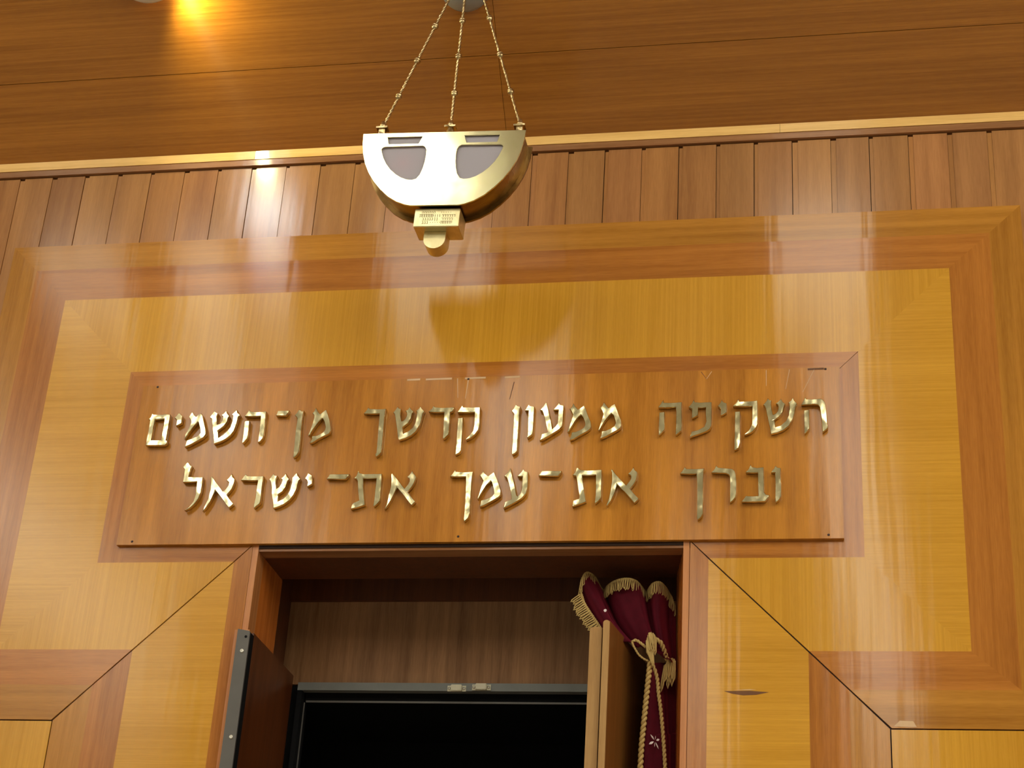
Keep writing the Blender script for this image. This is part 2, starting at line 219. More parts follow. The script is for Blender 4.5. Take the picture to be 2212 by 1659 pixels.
# ------------------------------------------------------------------ materials
def srgb(r, g, b):
    f = lambda c: (c/255/12.92) if c/255 <= .04045 else ((c/255+.055)/1.055)**2.4
    return (f(r), f(g), f(b), 1)
def newmat(name):
    m = bpy.data.materials.new(name); m.use_nodes = True
    nt = m.node_tree; b = nt.nodes['Principled BSDF']
    return m, nt, b
def N(nt, t, **kw):
    n = nt.nodes.new(t)
    for k, v in kw.items():
        if k in n.inputs.keys(): n.inputs[k].default_value = v
        else: setattr(n, k, v)
    return n
def wood(name, lo, hi, axis='x', rough=.138, fine=60, tone=None, wav=.05, spec=.5, aniso=1.0, tang=(0,0,1), mul=(1,1,1)):
    """lacquered veneer with the grain along one axis"""
    m, nt, b = newmat(name); L = nt.links.new
    lo = tuple(a*k for a, k in zip(lo, mul)) + (1,); hi = tuple(a*k for a, k in zip(hi, mul)) + (1,)
    tc = N(nt, 'ShaderNodeTexCoord')
    if aniso:
        tg = N(nt, 'ShaderNodeCombineXYZ')
        for k in range(3): tg.inputs[k].default_value = tang[k]
        b.inputs['Anisotropic'].default_value = aniso; L(tg.outputs[0], b.inputs['Tangent'])
    def mapped(al, ac):
        mp = N(nt, 'ShaderNodeMapping')
        sc = {'x': (al, ac, ac), 'z': (ac, ac, al), 'y': (ac, al, ac)}[axis]
        mp.inputs['Scale'].default_value = sc
        mp.inputs['Location'].default_value = (rnd.uniform(0,9), rnd.uniform(0,9), rnd.uniform(0,9))
        L(tc.outputs['Object'], mp.inputs['Vector']); return mp
    m1 = mapped(1.6, fine); n1 = N(nt, 'ShaderNodeTexNoise', Scale=1.0, Detail=5.0, Roughness=.62)
    L(m1.outputs[0], n1.inputs['Vector'])
    m2 = mapped(.5, 7.0); n2 = N(nt, 'ShaderNodeTexNoise', Scale=1.0, Detail=3.0, Roughness=.55, Distortion=.35)
    L(m2.outputs[0], n2.inputs['Vector'])
    m3 = mapped(30.0, 520.0); n3 = N(nt, 'ShaderNodeTexNoise', Scale=1.0, Detail=1.0)   # pores
    L(m3.outputs[0], n3.inputs['Vector'])
    mix = N(nt, 'ShaderNodeMath', operation='MULTIPLY'); mix.inputs[1].default_value = .5
    L(n1.outputs[0], mix.inputs[0])
    add = N(nt, 'ShaderNodeMath', operation='MULTIPLY_ADD'); add.inputs[1].default_value = .38
    L(n2.outputs[0], add.inputs[0]); L(mix.outputs[0], add.inputs[2])
    add2 = N(nt, 'ShaderNodeMath', operation='MULTIPLY_ADD'); add2.inputs[1].default_value = .16
    L(n3.outputs[0], add2.inputs[0]); L(add.outputs[0], add2.inputs[2])
    r = N(nt, 'ShaderNodeValToRGB')
    r.color_ramp.elements[0].position = .34; r.color_ramp.elements[0].color = lo
    r.color_ramp.elements[1].position = .68; r.color_ramp.elements[1].color = hi
    L(add2.outputs[0], r.inputs[0])
    col = r.outputs[0]
    if tone:
        at = N(nt, 'ShaderNodeAttribute', attribute_name='tone')
        mx = N(nt, 'ShaderNodeMix', data_type='RGBA', blend_type='MULTIPLY'); mx.inputs[0].default_value = 1.0
        L(col, mx.inputs[6]); L(at.outputs['Color'], mx.inputs[7]); col = mx.outputs[2]
    L(col, b.inputs['Base Color'])
    b.inputs['Roughness'].default_value = rough
    b.inputs['IOR'].default_value = 1.5
    b.inputs['Specular IOR Level'].default_value = spec
    # slow ripple of the lacquered sheet plus faint grain relief
    m4 = mapped(1.1, 4.5); n4 = N(nt, 'ShaderNodeTexNoise', Scale=1.0, Detail=2.0)
    L(m4.outputs[0], n4.inputs['Vector'])
    bp = N(nt, 'ShaderNodeBump', Strength=1.0, Distance=.010 * wav)
    L(n4.outputs[0], bp.inputs['Height'])
    mpx = N(nt, 'ShaderNodeMapping'); mpx.inputs['Scale'].default_value = (26, 26, 1.3); mpx.inputs['Location'].default_value = (rnd.uniform(0,9), 0, rnd.uniform(0,9))
    L(tc.outputs['Object'], mpx.inputs['Vector'])
    n5 = N(nt, 'ShaderNodeTexNoise', Scale=1.0, Detail=2.0); L(mpx.outputs[0], n5.inputs['Vector'])
    bp5 = N(nt, 'ShaderNodeBump', Strength=1.0, Distance=RIPPLE); L(n5.outputs[0], bp5.inputs['Height']); L(bp.outputs[0], bp5.inputs['Normal']); bp = bp5
    bp2 = N(nt, 'ShaderNodeBump', Strength=.25, Distance=.00004)
    L(n1.outputs[0], bp2.inputs['Height']); L(bp.outputs[0], bp2.inputs['Normal'])
    L(bp2.outputs[0], b.inputs['Normal'])
    return m
def plain(name, col, rough=.5, metal=0, spec=.5, bump=None):
    m, nt, b = newmat(name); L = nt.links.new
    tc = N(nt, 'ShaderNodeTexCoord'); n = N(nt, 'ShaderNodeTexNoise', Scale=24.0, Detail=4.0)
    L(tc.outputs['Object'], n.inputs['Vector'])
    mx = N(nt, 'ShaderNodeMix', data_type='RGBA'); mx.inputs[6].default_value = tuple(c*.86 for c in col[:3]) + (1,)
    mx.inputs[7].default_value = tuple(min(1, c*1.12) for c in col[:3]) + (1,)
    L(n.outputs[0], mx.inputs[0]); L(mx.outputs[2], b.inputs['Base Color'])
    b.inputs['Roughness'].default_value = rough; b.inputs['Metallic'].default_value = metal
    b.inputs['Specular IOR Level'].default_value = spec
    if bump:
        bp = N(nt, 'ShaderNodeBump', Strength=bump[1], Distance=.002)
        n2 = N(nt, 'ShaderNodeTexNoise', Scale=bump[0], Detail=3.0); L(tc.outputs['Object'], n2.inputs['Vector'])
        L(n2.outputs[0], bp.inputs['Height']); L(bp.outputs[0], b.inputs['Normal'])
    return m
def brass(name, col, col2, rough=.2, warp=(6.0, .012), scale=14.0):
    m, nt, b = newmat(name); L = nt.links.new
    tc = N(nt, 'ShaderNodeTexCoord')
    n = N(nt, 'ShaderNodeTexNoise', Scale=scale, Detail=6.0, Roughness=.6, Distortion=.8); L(tc.outputs['Object'], n.inputs['Vector'])
    r = N(nt, 'ShaderNodeValToRGB')
    r.color_ramp.elements[0].position = .35; r.color_ramp.elements[0].color = col2
    r.color_ramp.elements[1].position = .62; r.color_ramp.elements[1].color = col
    L(n.outputs[0], r.inputs[0]); L(r.outputs[0], b.inputs['Base Color'])
    b.inputs['Metallic'].default_value = 1.0
    mr = N(nt, 'ShaderNodeMapRange'); mr.inputs['To Min'].default_value = rough*1.35; mr.inputs['To Max'].default_value = rough*.7
    L(n.outputs[0], mr.inputs['Value']); L(mr.outputs[0], b.inputs['Roughness'])
    n2 = N(nt, 'ShaderNodeTexNoise', Scale=warp[0], Detail=2.0); L(tc.outputs['Object'], n2.inputs['Vector'])
    bp = N(nt, 'ShaderNodeBump', Strength=1.0, Distance=warp[1]); L(n2.outputs[0], bp.inputs['Height'])
    L(bp.outputs[0], b.inputs['Normal'])
    return m
def glow(name, col, s):
    m, nt, b = newmat(name)
    b.inputs['Base Color'].default_value = (.8, .8, .8, 1)
    b.inputs['Emission Color'].default_value = col; b.inputs['Emission Strength'].default_value = s
    return m
BR_LO, BR_HI = srgb(122, 66, 26), srgb(172, 106, 50)
M = {}
M['brown_x'] = wood('brown veneer, grain across', srgb(126,70,30), srgb(170,104,52), 'x', mul=MUL['brown'])
M['brown_z'] = wood('brown veneer, grain upright', srgb(126,70,30), srgb(170,104,52), 'z', mul=MUL['brown'])
M['tan_x'] = wood('orange brown veneer, grain across', srgb(146,88,32), srgb(190,124,54), 'x', mul=MUL['tan'])
M['tan_z'] = wood('orange brown veneer, grain upright', srgb(146,88,32), srgb(190,124,54), 'z', mul=MUL['tan'])
M['yel_x'] = wood('golden veneer, grain across', srgb(192,133,44), srgb(220,160,66), 'x', fine=170, mul=MUL['yel'])
M['yel_z'] = wood('golden veneer, grain upright', srgb(192,133,44), srgb(220,160,66), 'z', fine=170, mul=MUL['yel'])
M['board'] = wood('plaque veneer', srgb(142,84,30), srgb(196,128,54), 'z', fine=34, wav=.05, mul=MUL['board'])
M['slat'] = wood('wall board wood', srgb(132,78,42), srgb(176,112,64), 'z', rough=.17, fine=30, tone=True, wav=.09, aniso=.6, mul=MUL['slat'])
M['ceil'] = wood('ceiling veneer', srgb(134,78,24), srgb(182,116,46), 'x', rough=.22, fine=120, tone=True, wav=.03, tang=(0,-.783,.622), mul=MUL['ceil'])
M['jamb'] = wood('jamb veneer', srgb(120,62,24), srgb(164,94,42), 'z', rough=.25, mul=MUL['jamb'])
M['lip'] = wood('casing edge wood', srgb(150,90,50), srgb(190,124,76), 'z', rough=.2, mul=MUL['lip'])
M['lip_x'] = wood('casing head wood', srgb(120,72,42), srgb(164,106,70), 'x', rough=.2, mul=MUL['lip_x'])
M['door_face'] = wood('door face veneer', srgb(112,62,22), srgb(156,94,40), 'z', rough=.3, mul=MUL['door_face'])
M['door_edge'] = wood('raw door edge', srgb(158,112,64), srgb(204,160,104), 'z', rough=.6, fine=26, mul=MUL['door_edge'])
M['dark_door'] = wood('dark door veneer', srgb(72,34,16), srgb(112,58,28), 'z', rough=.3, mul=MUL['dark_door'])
M['laminate'] = wood('woodgrain laminate', srgb(112,78,52), srgb(182,138,98), 'z', rough=.55, fine=46, mul=MUL['laminate'])
M['corn_l'] = wood('pale cornice strip', srgb(206,160,92), srgb(238,198,130), 'x', rough=.16, mul=MUL['corn_l'])
M['corn_d'] = wood('brown cornice strip', srgb(108,68,40), srgb(156,108,72), 'x', rough=.2, mul=MUL['corn_d'])
M['dark'] = plain('shadow gap backing', srgb(46,24,12), .7)
M['black'] = plain('black interior lining', (.006,.006,.007,1), .85, spec=.15)
M['steel'] = plain('dark grey painted steel', srgb(98,94,90), .5, .25)
M['frame_steel'] = plain('grey safe frame paint', srgb(120,122,120), .55, .1)
M['screw'] = plain('zinc screw', srgb(220,216,206), .35, .8)
M['catch'] = plain('beige catch plastic', srgb(206,200,176), .45)
M['nail'] = plain('dark nail', srgb(50,22,12), .6)
M['brass_letter'] = brass('polished brass letters', (.84,.75,.47,1), (.62,.54,.30,1), .14, LETWARP)
M['brass_plate'] = brass('polished brass plate', (.95,.87,.54,1), (.80,.74,.43,1), .15, PLATEWARP, 16.0)
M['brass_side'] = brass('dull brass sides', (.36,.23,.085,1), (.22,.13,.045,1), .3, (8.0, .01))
M['brass_rod'] = brass('worn brass rods', (.70,.55,.30,1), (.42,.30,.14,1), .3, (40.0, .004), 60.0)
M['brass_box'] = brass('satin brass block', (.80,.70,.42,1), (.66,.56,.30,1), .36, (10.0, .004))
M['engrave'] = plain('engraved strokes', srgb(120,104,62), .6, .5)
M['gold_cord'] = plain('old gold cord', srgb(196,166,104), .7, 0, .3)
M['pale_chip'] = plain('pale worn varnish', srgb(222,184,140), .5)
M['dark_chip'] = plain('dark split in veneer', srgb(112,66,22), .5)
M['white_thread'] = plain('white embroidery thread', srgb(240,226,226), .5)
M['bulb_red'] = glow('red bulb', (1,.05,.03,1), 3.0)
M['troffer'] = glow('ceiling light diffuser', TCOL, TROFFER)
M['troffer_b'] = glow('brighter ceiling light diffuser', TCOL, TROFFER_B)
M['flood'] = glow('floodlight lens', (.86,.95,1,1), FLOOD)
M['white_metal'] = plain('white enamel', srgb(226,222,212), .4)
M['grey_metal'] = plain('grey enamel', srgb(150,148,144), .4)
M['plaster'] = plain('cream plaster', PLASTER, .9)
M['ceil_white'] = plain('white ceiling board', CEILW, .9)
M['floor'] = plain('pale stone floor', FLOORC, .5)
def velvet():
    m, nt, b = newmat('wine red velvet'); L = nt.links.new
    tc = N(nt, 'ShaderNodeTexCoord'); n = N(nt, 'ShaderNodeTexNoise', Scale=60.0, Detail=3.0); L(tc.outputs['Object'], n.inputs['Vector'])
    mx = N(nt, 'ShaderNodeMix', data_type='RGBA'); mx.inputs[6].default_value = (.045,.0010,.005,1); mx.inputs[7].default_value = (.085,.0022,.010,1)
    L(n.outputs[0], mx.inputs[0]); L(mx.outputs[2], b.inputs['Base Color'])
    b.inputs['Roughness'].default_value = .85; b.inputs['Specular IOR Level'].default_value = .15
    b.inputs['Sheen Weight'].default_value = .42; b.inputs['Sheen Tint'].default_value = (.7,.06,.12,1)
    return m
M['velvet'] = velvet()
def frosted():
    m, nt, b = newmat('frosted lilac glass'); L = nt.links.new
    out = nt.nodes['Material Output']
    b.inputs['Base Color'].default_value = srgb(206,200,210); b.inputs['Roughness'].default_value = .38
    tr = N(nt, 'ShaderNodeBsdfTranslucent'); tr.inputs['Color'].default_value = srgb(220,206,214)
    ms = N(nt, 'ShaderNodeMixShader'); ms.inputs[0].default_value = .35
    L(b.outputs[0], ms.inputs[1]); L(tr.outputs[0], ms.inputs[2]); L(ms.outputs[0], out.inputs['Surface'])
    tc = N(nt, 'ShaderNodeTexCoord'); n = N(nt, 'ShaderNodeTexNoise', Scale=300.0); L(tc.outputs['Object'], n.inputs['Vector'])
    bp = N(nt, 'ShaderNodeBump', Strength=.15, Distance=.0006); L(n.outputs[0], bp.inputs['Height']); L(bp.outputs[0], b.inputs['Normal'])
    return m
M['frosted'] = frosted()
# ------------------------------------------------------------------ the setting
def tone_attr(o, f):
    me = o.data
    at = me.attributes.new('tone', 'FLOAT_COLOR', 'CORNER')
    for p in me.polygons:
        c = f(p)
        for li in p.loop_indices: at.data[li].color = (c[0], c[1], c[2], 1)
# front wall: upright boards, each with a narrow recessed tongue on its left
bm = bmesh.new(); tones = []
X0, PITCH = -1.4330, .1021
i0 = int(-(HALF + X0)/PITCH) - 1
i = -38
while X0 + i*PITCH < HALF:
    x = X0 + i*PITCH; tw = rnd.choice((.010, .013, .015)); 
    zb = 0.0 if (x + PITCH < -1.30 or x > 1.30) else 4.02
    t = rnd.uniform(.84, 1.08); g = rnd.uniform(.96, 1.03)
    zt = 4.3685
    for fs in (box(bm, x+tw, x+PITCH-rnd.choice((.0004,.0007,.0010,.0016)), .020+rnd.uniform(-.0006,.0006), .034, zb, zt),
               box(bm, x+.0003, x+tw-.0002, .0216, .034, zb, zt-.005)):
        tones += [(t, t*g, t*g*rnd.uniform(.9,1.05))] * len(fs)
    i += 1
w = obj('wall_front', bm, M['slat'])
it = iter(tones); tl = list(it)
tone_attr(w, lambda p: tl[p.index])
tag(w, 'front wall of upright varnished wooden boards above and beside the inlaid portal', 'wall', kind='structure')
bm = bmesh.new()
box(bm, -HALF, -1.30, .034, .10, 0, 4.44); box(bm, 1.30, HALF, .034, .10, 0, 4.44); box(bm, -1.30, 1.30, .034, .10, 4.02, 4.44)
o = obj('wall_back', bm, M['dark']); tag(o, 'dark backing behind the upright boards of the front wall', 'wall', kind='structure')
# cornice
bm = bmesh.new()
for a, b_ in ((-HALF, -.7136), (-.7128, .7806), (.7814, HALF)): box(bm, a, b_, .010, .034, 4.3915, 4.4193)
o = obj('trim_1', bm, M['corn_l']); tag(o, 'pale wooden strip along the foot of the sloping ceiling', 'trim', kind='structure')
bm = bmesh.new(); box(bm, -HALF, HALF, .0112, .034, 4.3715, 4.3895)
o = obj('trim_2', bm, M['corn_d']); tag(o, 'worn brown strip under the pale cornice strip', 'trim', kind='structure')
# sloping veneered ceiling, courses of long sheets
K = .7944
def cz(y): return 4.4193 - K*(y - .010)
bm = bmesh.new(); ct = []
courses = [.03, -.1757, -.53, -.89, -1.352]
for ci in range(4):
    ya, yb = courses[ci], courses[ci+1]
    xs = [[-HALF, -2.35, .0241, 2.42, HALF], [-HALF, -2.9, .0241, 3.0, HALF], [-HALF,-1.2,1.3,HALF], [-HALF,-2.35,.03,2.4,HALF]][ci]
    for a, b_ in zip(xs, xs[1:]):
        g = .0006
        v = [bm.verts.new(q) for q in ((a+g, ya-g, cz(ya-g)), (b_-g, ya-g, cz(ya-g)), (b_-g, yb+g, cz(yb+g)), (a+g, yb+g, cz(yb+g)))]
        u_ = [bm.verts.new(q.co + Vector((0, .0062, .0078))) for q in v]
        fs = [bm.faces.new(v), bm.faces.new(u_[::-1])] + [bm.faces.new((v[k], u_[k], u_[(k+1)%4], v[(k+1)%4])) for k in range(4)]
        t = {0: .96, 1: .96, 2: 1.04}.get(ci, 1) * rnd.uniform(.95, 1.04)
        if ci == 0 and a > -3 and a < 0: t = .98
        if ci <= 1 and a > 0 and a < 1: t = .90
        ct += [(t, t*.985, t*.97)] * len(fs)
o = obj('ceiling_slope', bm, M['ceil']); tone_attr(o, lambda p: ct[p.index])
tag(o, 'sloping wood veneer ceiling rising from the cornice towards the hall', 'ceiling', kind='structure')
bm = bmesh.new()
v = [bm.verts.new(q) for q in ((-HALF, .034, cz(.034)+.012), (HALF, .034, cz(.034)+.012), (HALF, -1.352, cz(-1.352)+.012), (-HALF, -1.352, cz(-1.352)+.012))]
u_ = [bm.verts.new(q.co + Vector((0, .04, .05))) for q in v]
bm.faces.new(v); bm.faces.new(u_[::-1])
for k in range(4): bm.faces.new((v[k], u_[k], u_[(k+1)%4], v[(k+1)%4]))
o = obj('ceiling_backing', bm, M['dark']); tag(o, 'dark boards behind the sloping ceiling veneer', 'ceiling', kind='structure')
bm = bmesh.new(); box(bm, -HALF, HALF, -13.0, -1.34, ROOM_H, ROOM_H+.1)
o = obj('ceiling', bm, M['ceil_white']); tag(o, 'flat white ceiling of the hall', 'ceiling', kind='structure')
bm = bmesh.new(); box(bm, -HALF, HALF, -13.0, .9, -.1, 0)
o = obj('floor', bm, M['floor']); tag(o, 'pale stone floor of the hall', 'floor', kind='structure')
for nm, x in (('wall_left', -HALF-.1), ('wall_right', HALF)):
    bm = bmesh.new(); box(bm, x, x+.1, -13.0, .1, 0, ROOM_H+.1)
    o = obj(nm, bm, M['plaster']); tag(o, 'cream plaster side wall of the hall on the ' + nm[5:], 'wall', kind='structure')
bm = bmesh.new(); box(bm, -HALF-.1, HALF+.1, -13.1, -13.0, 0, ROOM_H+.1)
o = obj('wall_rear', bm, M['plaster']); tag(o, 'cream plaster wall at the far end of the hall behind the viewer', 'wall', kind='structure')
# ------------------------------------------------------------------ inlaid portal surround
sur = thing('portal_surround', 'inlaid golden and brown veneer surround with mitred corners framing the ark opening', 'wall panelling')
T = .016
def piece(name, polys, mat, y0=0.0, extra=None, mats=None):
    bm = bmesh.new()
    for q in polys: prism(bm, q, y0, T)
    if extra:
        for q, mi in extra: flat(bm, q, y0-.0004, mi)
    return obj(name, bm, mats or mat, sur)
mir = lambda q: [(-x, z) for x, z in q][::-1]
both = lambda q: [q, mir(q)]
chip = [([(1.024,2.7435),(1.075,2.7425),(1.068,2.756),(1.038,2.757)], 1)]
piece('border_light', [[(-1.392,4.12),(1.392,4.12),(1.31,4.04),(-1.31,4.04)]], M['tan_x'])
piece('border_light', [[(1.392,4.12),(1.392,2.7395),(1.31,2.83),(1.31,4.04)]], M['tan_z'])
piece('border_light', [mir([(1.392,4.12),(1.392,2.7395),(1.31,2.83),(1.31,4.04)])], M['tan_z'])
piece('border_light', [[(.930,2.8285),(1.31,2.83),(1.392,2.7395),(1.020,2.7395)]], M['tan_x'], extra=chip, mats=[M['tan_x'], M['pale_chip']])
piece('border_light', [mir([(.930,2.8285),(1.31,2.83),(1.392,2.7395),(1.020,2.7395)])], M['tan_x'])
piece('border_dark', [[(-1.31,4.04),(1.31,4.04),(1.205,3.94),(-1.205,3.94)]], M['brown_x'])
piece('border_dark', [[(1.31,4.04),(1.31,2.83),(1.205,2.921),(1.205,3.94)]], M['brown_z'])
piece('border_dark', [mir([(1.31,4.04),(1.31,2.83),(1.205,2.921),(1.205,3.94)])], M['brown_z'])
piece('border_dark', [[(.838,2.921),(1.205,2.921),(1.31,2.83),(.930,2.8285)]], M['brown_x'])
piece('border_dark', [mir([(.838,2.921),(1.205,2.921),(1.31,2.83),(.930,2.8285)])], M['brown_x'])
piece('golden_field', [[(-1.205,3.94),(1.205,3.94),(.971,3.707),(-.971,3.707)]], M['yel_z'])
piece('golden_field', [[(1.205,3.94),(1.205,2.921),(.971,3.154),(.971,3.707)]], M['yel_x'])
piece('golden_field', [mir([(1.205,3.94),(1.205,2.921),(.971,3.154),(.971,3.707)])], M['yel_x'])
piece('golden_field', [[(.6035,3.154),(.971,3.154),(1.205,2.921),(.838,2.921)]], M['yel_z'])
piece('golden_field', [mir([(.6035,3.154),(.971,3.154),(1.205,2.921),(.838,2.921)])], M['yel_z'])
piece('plaque_border', [[(-.971,3.707),(.970,3.707),(.900,3.637),(-.900,3.637)]], M['brown_x'])
piece('plaque_border', [[(.971,3.7065),(.971,3.154),(.900,3.154),(.900,3.6355)]], M['brown_z'])
piece('plaque_border', [mir([(.971,3.707),(.971,3.154),(.900,3.154),(.900,3.637)])], M['brown_z'])
piece('plaque_border', [[(.5585,3.199),(.900,3.23),(.900,3.154),(.6035,3.154)]], M['brown_x'])
piece('plaque_border', [mir([(.5585,3.199),(.900,3.23),(.900,3.154),(.6035,3.154)])], M['brown_x'])
for s in (1, -1):
    F = (lambda q: q) if s > 0 else mir
    piece('pilaster_strip', [F([(.5565,3.1985),(.601,3.152),(.601,0),(.5565,0)])], M['brown_z'])
    ex = [([(.640,2.8235),(.70,2.8247),(.745,2.8215),(.715,2.815),(.685,2.8135),(.66,2.817)], 1), ([(.66,2.8255),(.70,2.8285),(.715,2.8275),(.70,2.8262)], 2)] if s > 0 else None
    piece('pilaster_field', [F([(.601,3.152),(.836,2.918),(.836,0),(.601,0)])], M['yel_x'], extra=ex, mats=[M['yel_x'], M['dark_chip'], M['pale_chip']])
    piece('pilaster_dark', [F([(.836,2.918),(.927,2.827),(.927,0),(.836,0)])], M['brown_z'])
    piece('pilaster_light', [F([(.927,2.827),(1.0155,2.7375),(1.0155,0),(.927,0)])], M['tan_z'])
    piece('side_panel', [F([(1.0185,2.7360),(1.392,2.7360),(1.392,0),(1.0185,0)])], M['yel_z'])
bm = bmesh.new()
prism(bm, [(-1.388,4.116),(1.388,4.116),(1.388,3.21),(-1.388,3.21)], .0045, .019)
for q in both([(.5575,3.2101),(1.388,3.2101),(1.388,0),(.5575,0)]): prism(bm, q, .0045, .019)
obj('backing', bm, M['dark'], sur, 'dark joint lines between the veneer sheets')
# casing round the opening
cas = thing('ark_casing', 'brown wooden casing and deep jambs lining the open ark cupboard', 'door frame')
bm = bmesh.new(); box(bm, -.5555, -.5400, -.0005, .05, 1.0, 3.199)
obj('casing_edge', bm, M['lip'], cas)
bm = bmesh.new(); box(bm, .5400, .5550, -.0005, .05, 1.0, 3.199)
obj('casing_edge', bm, M['lip'], cas)
bm = bmesh.new(); box(bm, -.5400, .5400, .0035, .05, 3.1825, 3.199)
obj('casing_head', bm, M['lip_x'], cas)
bm = bmesh.new(); box(bm, -.5555, .5555, .0002, .05, 3.1895, 3.209)
obj('head_filler', bm, M['dark'], cas)
bm = bmesh.new(); box(bm, -.56, -.5402, .0502, .212, 1.0, 3.183)
obj('jamb', bm, M['jamb'], cas)
bm = bmesh.new()
v = [bm.verts.new((x, y, z)) for z in (1.0, 3.183) for x, y in ((.5405, .006), (.556, .006), (.556, .19), (.506, .19))]
for f in ((3,2,1,0),(4,5,6,7),(0,1,5,4),(1,2,6,5),(2,3,7,6),(3,0,4,7)): bm.faces.new([v[k] for k in f])
obj('jamb', bm, M['jamb'], cas)
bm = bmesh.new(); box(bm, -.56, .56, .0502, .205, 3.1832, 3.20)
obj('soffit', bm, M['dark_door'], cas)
bm = bmesh.new(); box(bm, -.555, .555, .0, .2, .96, 1.0)
obj('sill', bm, M['lip_x'], cas)
bm = bmesh.new(); box(bm, -.555, .555, .002, .03, 0, .9595)
obj('apron_panel', bm, M['yel_z'], cas)
# cupboard behind the opening
cup = thing('ark_cupboard', 'dark cupboard interior with woodgrain laminate back panel behind the casing', 'cupboard')
bm = bmesh.new(); box(bm, -.56, .56, .362, .375, 2.9455, 3.176)
obj('back_panel', bm, M['laminate'], cup)
bm = bmesh.new(); box(bm, -.56, .56, .352, .375, 3.1765, 3.42)
obj('back_rail', bm, M['dark_door'], cup)
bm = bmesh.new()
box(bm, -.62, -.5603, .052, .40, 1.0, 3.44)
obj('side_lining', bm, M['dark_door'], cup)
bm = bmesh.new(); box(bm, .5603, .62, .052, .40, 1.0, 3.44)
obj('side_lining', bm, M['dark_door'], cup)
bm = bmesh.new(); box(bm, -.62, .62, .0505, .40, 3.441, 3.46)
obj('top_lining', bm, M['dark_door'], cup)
bm = bmesh.new()
box(bm, -.58, .58, .84, .86, 1.0, 2.92); box(bm, -.60, -.58, .40, .86, 1.0, 2.92); box(bm, .58, .60, .40, .86, 1.0, 2.92); box(bm, -.60, .60, .40, .86, 2.9205, 2.94)
obj('inner_box', bm, M['black'], cup)
# steel safe frame in the cupboard
sf = thing('safe_frame', 'dark grey steel frame round the black safe opening inside the ark', 'frame')
bm = bmesh.new(); box(bm, -.505, .565, .338, .3615, 2.9225, 2.9435)
obj('header', bm, M['frame_steel'], sf)
bm = bmesh.new(); box(bm, -.505, -.492, .3385, .3615, 1.0, 2.922)
obj('stile', bm, M['black'], sf)
bm = bmesh.new(); box(bm, -.490, .565, .37, .399, 2.900, 2.944)
obj('inner_header', bm, M['black'], sf)
bm = bmesh.new(); box(bm, -.487, .565, .3655, .3695, 2.8975, 2.9025)
obj('header_lip', bm, M['steel'], sf)
bm = bmesh.new(); box(bm, -.4925, -.4895, .3655, .3695, 1.0, 2.897)
obj('stile_lip', bm, M['steel'], sf)
bm = bmesh.new(); box(bm, -.56, -.4935, .37, .399, 1.0, 2.944)
obj('inner_stile', bm, M['black'], sf)
catches = []
for k, (cx, cy, czz) in enumerate(CATCH):
    c = thing('door_catch', ['left one of the pair of small beige door catches on the grey safe frame', 'right one of the pair of small beige door catches on the grey safe frame'][k], 'catch', (cx, .338, czz), 'beige door catches on the safe frame')
    bm = bmesh.new(); fs = box(bm, -.0145, .0145, -.013, -.0002, -.0085, .0085); bmesh.ops.bevel(bm, geom=bm.edges[:], offset=.0015, segments=2, affect='EDGES')
    obj('catch_body', bm, M['catch'], c)
    for xa in (-.0245, .0146):
        bm = bmesh.new(); box(bm, xa, xa+.0099, -.004, -.0002, -.0075, .0075)
        obj('mounting_plate', bm, M['catch'], c)
    for sx in (-.0195, .0195):
        bm = bmesh.new(); lathe(bm, [(0, .003), (.0032, .0025), (.0036, .0005), (.0036, 0)], (sx, -.0042, 0), (0, -1, 0), 12)
        obj('screw', bm, M['screw'], c, smooth=True)
# left door leaf lying against the jamb, with its steel angle
ld = thing('ark_door', 'dark brown ark door folded flat against the left jamb of the opening', 'door')
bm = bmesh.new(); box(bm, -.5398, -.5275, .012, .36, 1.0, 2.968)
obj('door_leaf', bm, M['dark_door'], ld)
sa = thing('steel_angle', 'dark grey steel angle strip screwed to the left edge of the ark opening', 'metal strip')
bm = bmesh.new()
prism(bm, [(-.5575,1.0),(-.5255,1.0),(-.5255,2.9605),(-.5285,2.9625),(-.5575,2.9675)], -.0235, -.0175)
obj('front_flange', bm, M['steel'], sa)
bm = bmesh.new(); box(bm, -.5285, -.5258, -.0174, .0105, 1.0, 2.960)
obj('return_flange', bm, M['black'], sa)
bm = bmesh.new(); box(bm, -.5675, -.5290, -.0174, -.0008, 1.0, 2.9675)
obj('wood_batten', bm, M['lip'], sa, 'brown wooden batten behind the steel')
for zz, xx in ((2.9103, -.5396), (2.6946, -.5379), (2.25, -.539), (1.8, -.539)):
    bm = bmesh.new(); lathe(bm, [(0, .0015), (.0012, .0015), (.0018, .0032), (.0044, .0026), (.0054, .0008), (.0054, 0)], (xx, -.0234, zz), (0, -1, 0), 18)
    obj('screw', bm, M['screw'], sa, 'bright zinc screw head', smooth=True)
bm = bmesh.new(); lathe(bm, [(0, .0006), (.0034, .0006), (.0034, 0)], (-.5344, -.0234, 2.9473), (0, -1, 0), 16)
obj('screw_hole', bm, M['black'], sa, 'empty dark screw hole')
